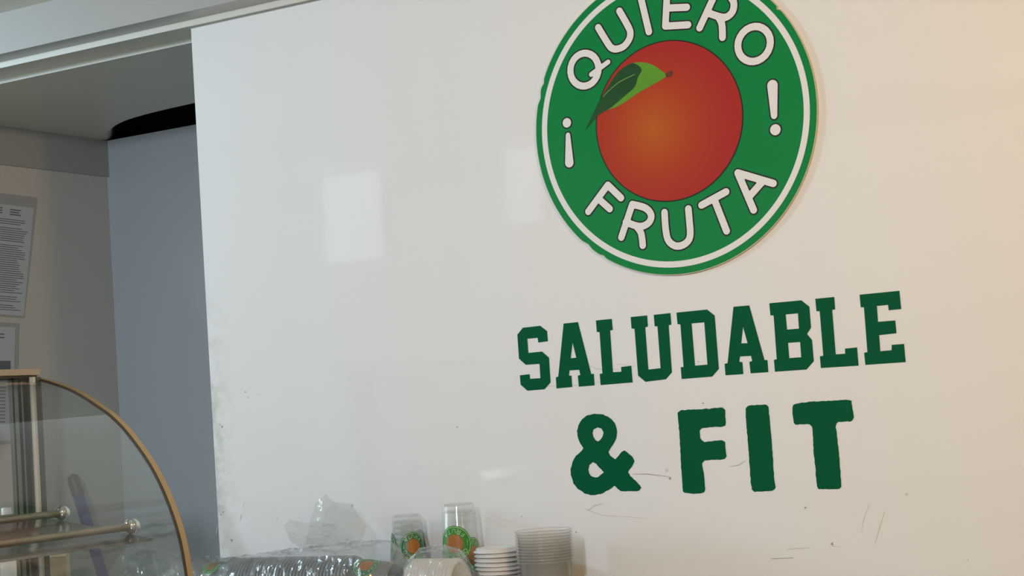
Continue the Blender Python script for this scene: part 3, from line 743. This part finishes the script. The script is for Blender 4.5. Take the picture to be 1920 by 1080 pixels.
def inset(pts, d):
    out = []
    for k, (x, z) in enumerate(pts):
        ax, az = pts[min(k + 1, len(pts) - 1)][0] - pts[max(k - 1, 0)][0], pts[min(k + 1, len(pts) - 1)][1] - pts[max(k - 1, 0)][1]
        l = math.hypot(ax, az)
        out.append((x + az / l * d, z - ax / l * d))
    return out


def curved_strip(d0, d1, ya, yb):
    """band following the case profile between insets d0 and d1, from ya to yb"""
    A, B = inset(PS, d0), inset(PS, d1)
    bm = bmesh.new()
    R4 = [[bm.verts.new((x, y, z)) for x, z in P] for P, y in ((A, ya), (A, yb), (B, yb), (B, ya))]
    for q in range(4):
        a, b = R4[q], R4[(q + 1) % 4]
        for i in range(len(PS) - 1): bm.faces.new((a[i], a[i + 1], b[i + 1], b[i]))
    bm.faces.new([r[0] for r in R4]); bm.faces.new([r[-1] for r in R4])
    return me_bm(bm)


link('base', box(-2.43, -2.005, Y1 - 0.01, Y0 + 0.01, 1.10, 1.155, 0.004), M['topwood'], case)
side = inset(PS, 0.006) + [(-2.425, 1.155), (-2.425, 1.618)]
for ya in (Y0, Y1 + 0.006):
    link('side_glass', plate([side], ya - 0.006, 0.006), M['glass'], case)
for ya in (Y0 + 0.003, Y1 + 0.012):
    t = link('edge_trim', curved_strip(0.0, 0.004, ya - 0.013, ya), M['gold'], case, smooth=False)
    link('gasket', curved_strip(0.0005, 0.0045, ya - 0.016, ya - 0.013), M['gasket'], t)
# curved front pane: one skin
bm = bmesh.new()
Pg = inset(PS, 0.003)
ra = [bm.verts.new((x, Y0 - 0.017, z)) for x, z in Pg]; rb = [bm.verts.new((x, Y1 + 0.02, z)) for x, z in Pg]
for i in range(len(Pg) - 1): bm.faces.new((ra[i], ra[i + 1], rb[i + 1], rb[i]))
link('curved_glass', me_bm(bm), M['glass'], case, smooth=True)
link('top_rail', box(-2.430, -2.354, Y1 - 0.004, Y0 + 0.004, 1.6225, 1.6345, 0.0015), M['topwood'], case)
link('rail_gasket', box(-2.436, -2.358, Y1, Y0, 1.6185, 1.6225), M['gasket'], case)


def post_mesh(yc):
    """grooved aluminium corner post"""
    x0 = -2.380
    xs = [0, .010, .010, .014, .014, .024, .024, .030, .030, .034, .034, .044]
    dy = [0, 0, .006, .006, .0, .0, .007, .007, .002, .002, .009, .009]
    front = [(x0 + x, yc - 0.020 + d) for x, d in zip(xs, dy)]
    pts = front + [(x0 + .044, yc + 0.018), (x0, yc + 0.018)]
    bm = bmesh.new()
    a = [bm.verts.new((x, y, 1.155)) for x, y in pts]; b = [bm.verts.new((x, y, 1.6185)) for x, y in pts]
    for i in range(len(pts)): bm.faces.new((a[i], a[(i + 1) % len(pts)], b[(i + 1) % len(pts)], b[i]))
    bm.faces.new(a); bm.faces.new(b)
    return me_bm(bm)


for yc in (Y0 - 0.030, Y1 + 0.04):
    po = link('corner_post', post_mesh(yc), M['post'], case)
    link('post_edge', box(-2.336, -2.3275, yc - 0.010, yc - 0.004, 1.155, 1.6185), M['post_light'], po)
link('rear_glass', box(-2.424, -2.420, Y1 + 0.06, Y0 - 0.05, 1.16, 1.6185), M['glass'], case)
# sloping shelf with two tubes held by chrome balls on the far side glass
sl = -0.17
sh = lambda x: 1.329 + (x + 2.135) * sl
bm = bmesh.new()
vs = [bm.verts.new((x, y, sh(x) + dz)) for dz in (0, -0.004) for x, y in ((-2.40, Y0 - 0.012), (-2.088, Y0 - 0.012), (-2.088, Y1 + 0.02), (-2.40, Y1 + 0.02))]
for f in ((0, 1, 2, 3), (7, 6, 5, 4), (0, 4, 5, 1), (1, 5, 6, 2), (2, 6, 7, 3), (3, 7, 4, 0)): bm.faces.new([vs[i] for i in f])
link('shelf', me_bm(bm), M['shelf'], case)
for x in (-2.300, -2.135):
    z = sh(x) + 0.0135
    tb = link('shelf_tube', tube([(x, Y0 - 0.012, z), (x, Y1 + 0.02, z)], 0.0066, 20), M['tube'], case, smooth=True)
    for yb in (Y0 - 0.010, Y1 + 0.016):
        bb = lathe([(0, -0.0140), (0.0070, -0.0118), (0.0118, -0.0072), (0.0140, 0), (0.0140, 0.0035), (0.0118, 0.0080), (0.0070, 0.0118), (0, 0.0134)], 28)
        o = link('chrome_cap', bb, M['chrome'], tb, (x, yb, z + 0.001), smooth=True)
        o.rotation_euler = (math.pi / 2, 0, 0)

# ---------------------------------------------------------------- things seen through the case
cb = tag(empty('carton', (-2.532, -0.30, ZK)), 'narrow cream carton standing behind the display case', 'carton')
link('body', box(-0.021, 0.021, -0.03, 0.03, 0, 0.115, 0.003), M['cream'], cb)
bm = bmesh.new()
g = [(-.021, -.03, .115), (.021, -.03, .115), (.021, .03, .115), (-.021, .03, .115), (-.021, 0, .140), (.021, 0, .140)]
gv = [bm.verts.new(p) for p in g]
for f in ((0, 1, 5, 4), (2, 3, 4, 5), (0, 4, 3), (1, 2, 5), (3, 2, 1, 0)): bm.faces.new([gv[i] for i in f])
cb.rotation_euler = (0, 0, math.radians(38))
link('gable_top', me_bm(bm), M['cream'], cb)
wb = tag(empty('bottle', (-2.665, -0.30, ZK)), 'white plastic bottle behind the corner post of the display case', 'bottle')
link('body', lathe([(0, 0), (.040, 0), (.043, .004), (.043, .11), (.040, .135), (.022, .165), (.012, .178), (.012, .185)], 32), M['bottle'], wb, smooth=True)
link('cap', lathe([(0, .214), (.0095, .214), (.0105, .212), (.0105, .184), (0, .184)], 24), M['bottle'], wb, smooth=True)


# ---------------------------------------------------------------- cups, lids and tubs
def cup_profile(h, rb, rr, lip=0.003):
    return [(0, 0.004), (rb * .86, 0.004), (rb * .9, 0.0), (rb, 0.002), (rb + .0008, h * .03), (rr - .0008, h * .97), (rr, h - lip), (rr + lip * .9, h - lip * .8), (rr + lip, h - lip * .4), (rr + lip * .6, h), (rr, h - .0006)]


def cup_logo(parent, h, rb, rr, zc, az, R, mats):
    """print wrapped on the cup wall: green disc, ring, lettering and an orange disc, upright when the rim is up"""
    rad = lambda z: rb + (rr - rb) * (z / h)

    def wrap(u, v, lift):
        z = zc + v
        r = rad(z) + lift
        a = az + u / rad(zc)
        return (r * math.cos(a), r * math.sin(a), z)

    def ring(r0, r1, lift, n=48, k=6):
        bm = bmesh.new()
        rows = [[bm.verts.new(wrap((r0 + (r1 - r0) * j / k) * math.cos(2 * math.pi * i / n), (r0 + (r1 - r0) * j / k) * math.sin(2 * math.pi * i / n), lift)) for i in range(n)] for j in range(k + 1)]
        for a, b in zip(rows, rows[1:]):
            for i in range(n): bm.faces.new((a[i], a[(i + 1) % n], b[(i + 1) % n], b[i]))
        if r0 == 0: bmesh.ops.remove_doubles(bm, verts=bm.verts, dist=1e-6)
        return me_bm(bm)
    lg = link('printed_logo', ring(0, R, 0.0003), mats[0], parent)
    link('pale_ring', ring(R * .905, R * .95, 0.0005, k=1), mats[1], lg)
    link('printed_fruit', ring(0, R * .52, 0.0006, k=4), mats[2], lg)
    s = R / RS
    for k in SIGN:
        me = plate(stroke_loops(sign_strokes(k), -0.001, 0.004), 0, 0.0002)
        for v in me.vertices: v.co = wrap(v.co.x * s, v.co.z * s, 0.0006 + (0.0002 if v.co.y < 0.0001 else 0))
        link('printed_letter', me, mats[1], lg)
    return lg


PRINT = (M['cup_green'], M['cup_line'], M['cup_fruit'])
PRINT_T = (M['cup_teal'], M['cup_line'], M['cup_fruit'])
camd = math.atan2(-2.8, 1.75)             # direction in plan from the cups towards the shop front

# tall clear cups, upside down, one over the other
TH, TRB, TRR = 0.161, 0.0290, 0.0400
for k, (dz, lab) in enumerate(((0.0, 'tall clear cup turned upside down, under the other tall cup'), (0.013, 'tall clear printed cup turned upside down over another one'))):
    c = tag(empty('tall_cup', (-1.750, -0.05, ZK + TH + dz)), lab, 'cup', 'tall upturned cups')
    c.rotation_euler = (math.pi, 0, 0)
    link('cup_wall', lathe(cup_profile(TH, TRB, TRR), 48), M['pet'], c, smooth=True)
    cup_logo(c, TH, TRB, TRR, 0.072 if k else 0.083, -(camd - (0.35 if k else -0.75)), 0.033, PRINT)
# nested short cups, upside down
SH, SRB, SRR = 0.090, 0.0265, 0.0360
for k in range(7):
    c = tag(empty('short_cup', (-1.871, -0.046, ZK + SH + 0.011 * k)), 'short clear cup in the nested upturned stack beside the tall cups', 'cup', 'upturned stack of short cups')
    c.rotation_euler = (math.pi, 0, 0.0)
    link('cup_wall', lathe(cup_profile(SH, SRB, SRR), 40), M['pet'], c, smooth=True)
    if k == 6:
        c['label'] = 'topmost short clear cup of the upturned stack, with green print'
        del c['group']
        for a in (0.35, -1.55, 2.25): cup_logo(c, SH, SRB, SRR, 0.058, -(camd + a), 0.026, PRINT_T)
# stack of flat white lids
lidm = lathe([(0, 0.0065), (.030, 0.0065), (.033, 0.0085), (.036, 0.0085), (.0375, 0.004), (.0405, 0.003), (.0415, 0.0012), (.0405, 0.0), (.037, 0.0005)], 40)
for k in range(12):
    o = link('cup_lid', lidm, M['lid'], None, (-1.652 + 0.0008 * math.sin(k * 2.1), -0.085, ZK + 0.0078 * k), smooth=True)
    o.rotation_euler = (0.012 * math.sin(k * 1.7), 0.02 + 0.012 * math.sin(k), 0)
    tag(o, 'white plastic lid in the flat stack between cups and tubs', 'lid', 'stack of white lids')
# nested frosted tubs
tubm = lathe([(0, .002), (.036, .002), (.040, 0), (.0405, .003), (.0475, .066), (.0495, .0665), (.0515, .068), (.0515, .0705), (.0495, .0715), (.0480, .070)], 48)
for k in range(11):
    o = link('plastic_tub', tubm, M['frost'], None, (-1.545, -0.095, ZK + 0.0053 * k), smooth=True)
    tag(o, 'frosted round tub in the tall nested stack beside the lids', 'tub', 'nested stack of frosted tubs')
# sideways sleeve of cups inside the plastic bag
hm = lathe(cup_profile(0.095, 0.0300, 0.0405, 0.0048), 40)
hm.materials.append(M['pet_milky'])
for p in hm.polygons: p.use_smooth = True
YS, ZS = -0.155, ZK + 0.0460
for k in range(36):
    x = -2.200 + 0.0079 * k
    c = bpy.data.objects.new('clear_cup', hm)
    COL.objects.link(c)
    c.location = (x + 0.095, YS, ZS)
    c.rotation_euler = (0, -math.pi / 2, 0)
    tag(c, 'clear cup lying in the long sideways stack inside the plastic bag', 'cup', 'sideways stack of bagged cups')
    if k == 35:
        c['label'] = 'printed end cup closing the sideways stack in the plastic bag'
        del c['group']
        cup_logo(c, 0.095, 0.0300, 0.0420, 0.050, -math.pi * 0.20, 0.026, PRINT_T)
c = bpy.data.objects.new('clear_cup', hm)
COL.objects.link(c)
c.location = (-2.203 - 0.095 - 0.003, YS, ZS)
c.rotation_euler = (0, math.pi / 2, 0)
tag(c, 'printed cup facing the other way at the far end of the bagged stack', 'cup')
cup_logo(c, 0.095, 0.0300, 0.0420, 0.055, -math.pi * 0.84, 0.024, PRINT)
# lids standing on edge inside the second bag
for k in range(13):
    o = link('cup_lid', lidm.copy(), M['lid'], None, (-1.778 + 0.0074 * k, -0.165, ZK + 0.0425), smooth=True)
    o.rotation_euler = (0, math.pi / 2, 0)
    tag(o, 'white lid standing on edge inside the smaller plastic bag', 'lid', 'bagged white lids on edge')


# ---------------------------------------------------------------- plastic bags
def crumple(p, amp, f):
    n1 = noise.noise(Vector(p) * f)
    n2 = 1 - abs(noise.noise(Vector(p) * f * 2.3 + Vector((5, 1, 3)))) * 2
    n3 = noise.noise(Vector(p) * f * 5.5)
    return amp * (0.8 * n1 + 0.5 * n2 + 0.25 * n3)


def lerp_tab(tab, x):
    for (xa, *a), (xb, *b) in zip(tab, tab[1:]):
        if x <= xb:
            t = max(0, (x - xa) / (xb - xa))
            return [p + (q - p) * t for p, q in zip(a, b)]
    return list(tab[-1][1:])


def bag(tab, yc, nu=150, nv=44, seed=0.0, amp=0.0045):
    """loose film over a lying stack; tab: x, top height above the worktop, half width"""
    bm = bmesh.new()
    x0, x1 = tab[0][0], tab[-1][0]
    rows = []
    for i in range(nu + 1):
        x = x0 + (x1 - x0) * i / nu
        top, hw = lerp_tab(tab, x)
        row = []
        for j in range(nv + 1):
            a = math.pi * (-0.06 + 1.12 * j / nv)
            y = yc + math.cos(a) * hw
            s = max(0.0, math.sin(a))
            z = ZK + 0.0015 + top * (s ** 0.62)
            d = crumple((x + seed, y, z), amp, 34)
            y += math.cos(a) * d * 1.2
            z = max(ZK + 0.001, z + d * (0.25 + s))
            row.append(bm.verts.new((x + 0.6 * crumple((x, y + seed, z + 2), amp, 22), y, z)))
        rows.append(row)
    for A, B in zip(rows, rows[1:]):
        for j in range(nv): bm.faces.new((A[j], A[j + 1], B[j + 1], B[j]))
    return bm


b1 = bag([(-2.47, 0.115, 0.07), (-2.40, 0.108, 0.065), (-2.355, 0.095, 0.06), (-2.30, 0.090, 0.055), (-2.22, 0.090, 0.052), (-2.12, 0.098, 0.052), (-2.02, 0.106, 0.052), (-1.92, 0.113, 0.052), (-1.850, 0.118, 0.052), (-1.825, 0.095, 0.05), (-1.808, 0.06, 0.048), (-1.800, 0.02, 0.04)], YS)
bag1 = tag(empty('plastic_bag', (0, 0, 0)), 'long clear plastic bag wrapped over the sideways cup stack', 'bag')
link('film', me_bm(b1), M['film'], bag1, smooth=True)


def sheet(curves, nu=40, amp=0.002, seed=0.0):
    """film through a few 3D polylines"""
    bm = bmesh.new()

    def samp(pl, t):
        s = t * (len(pl) - 1); k = min(int(s), len(pl) - 2); f = s - k
        return Vector(pl[k]).lerp(Vector(pl[k + 1]), f)
    cv = [[samp(c, i / nu) for i in range(nu + 1)] for c in curves]
    rows = []
    nn = 10
    for a, b in zip(cv, cv[1:]):
        for q in range(nn):
            rows.append([p.lerp(r, q / nn) for p, r in zip(a, b)])
    rows.append(cv[-1])
    vr = []
    for row in rows:
        vr.append([bm.verts.new(p + Vector((0.5, 1, 0.6)) * crumple(p + Vector((seed, 0, 0)), amp, 30)) for p in row])
    for A, B in zip(vr, vr[1:]):
        for j in range(nu): bm.faces.new((A[j], A[j + 1], B[j + 1], B[j]))
    return me_bm(bm)


link('open_flap', sheet([[(-2.100, -.110, 1.318), (-2.070, -.105, 1.311), (-2.03, -.10, 1.311), (-1.985, -.105, 1.305)],
                         [(-2.098, -.135, 1.308), (-2.070, -.145, 1.296), (-2.03, -.150, 1.288), (-1.985, -.150, 1.280)],
                         [(-2.080, -.150, 1.297), (-2.060, -.165, 1.281), (-2.03, -.175, 1.268), (-1.98, -.172, 1.266)]], seed=1.3), M['flap'], bag1, smooth=True)
link('back_flap', sheet([[(-2.075, -.060, 1.345), (-2.050, -.058, 1.362), (-2.03, -.058, 1.345), (-1.99, -.060, 1.340), (-1.95, -.065, 1.300)],
                         [(-2.072, -.085, 1.310), (-2.050, -.085, 1.312), (-2.02, -.085, 1.310), (-1.985, -.085, 1.305), (-1.945, -.085, 1.280)],
                         [(-2.06, -.120, 1.270), (-2.04, -.120, 1.268), (-2.01, -.120, 1.266), (-1.98, -.115, 1.266), (-1.94, -.115, 1.266)]], seed=4.1, amp=0.004), M['flap'], bag1, smooth=True)
b2 = bag([(-1.786, 0.02, 0.040), (-1.775, 0.088, 0.052), (-1.755, 0.102, 0.055), (-1.72, 0.104, 0.055), (-1.695, 0.098, 0.055), (-1.675, 0.070, 0.052), (-1.645, 0.035, 0.045), (-1.625, 0.006, 0.03)], -0.165, nu=90, seed=7.7, amp=0.005)
bag2 = link('plastic_bag', me_bm(b2), M['film'], None, smooth=True)
tag(bag2, 'short shiny plastic bag over white lids in front of the tall cups', 'bag')
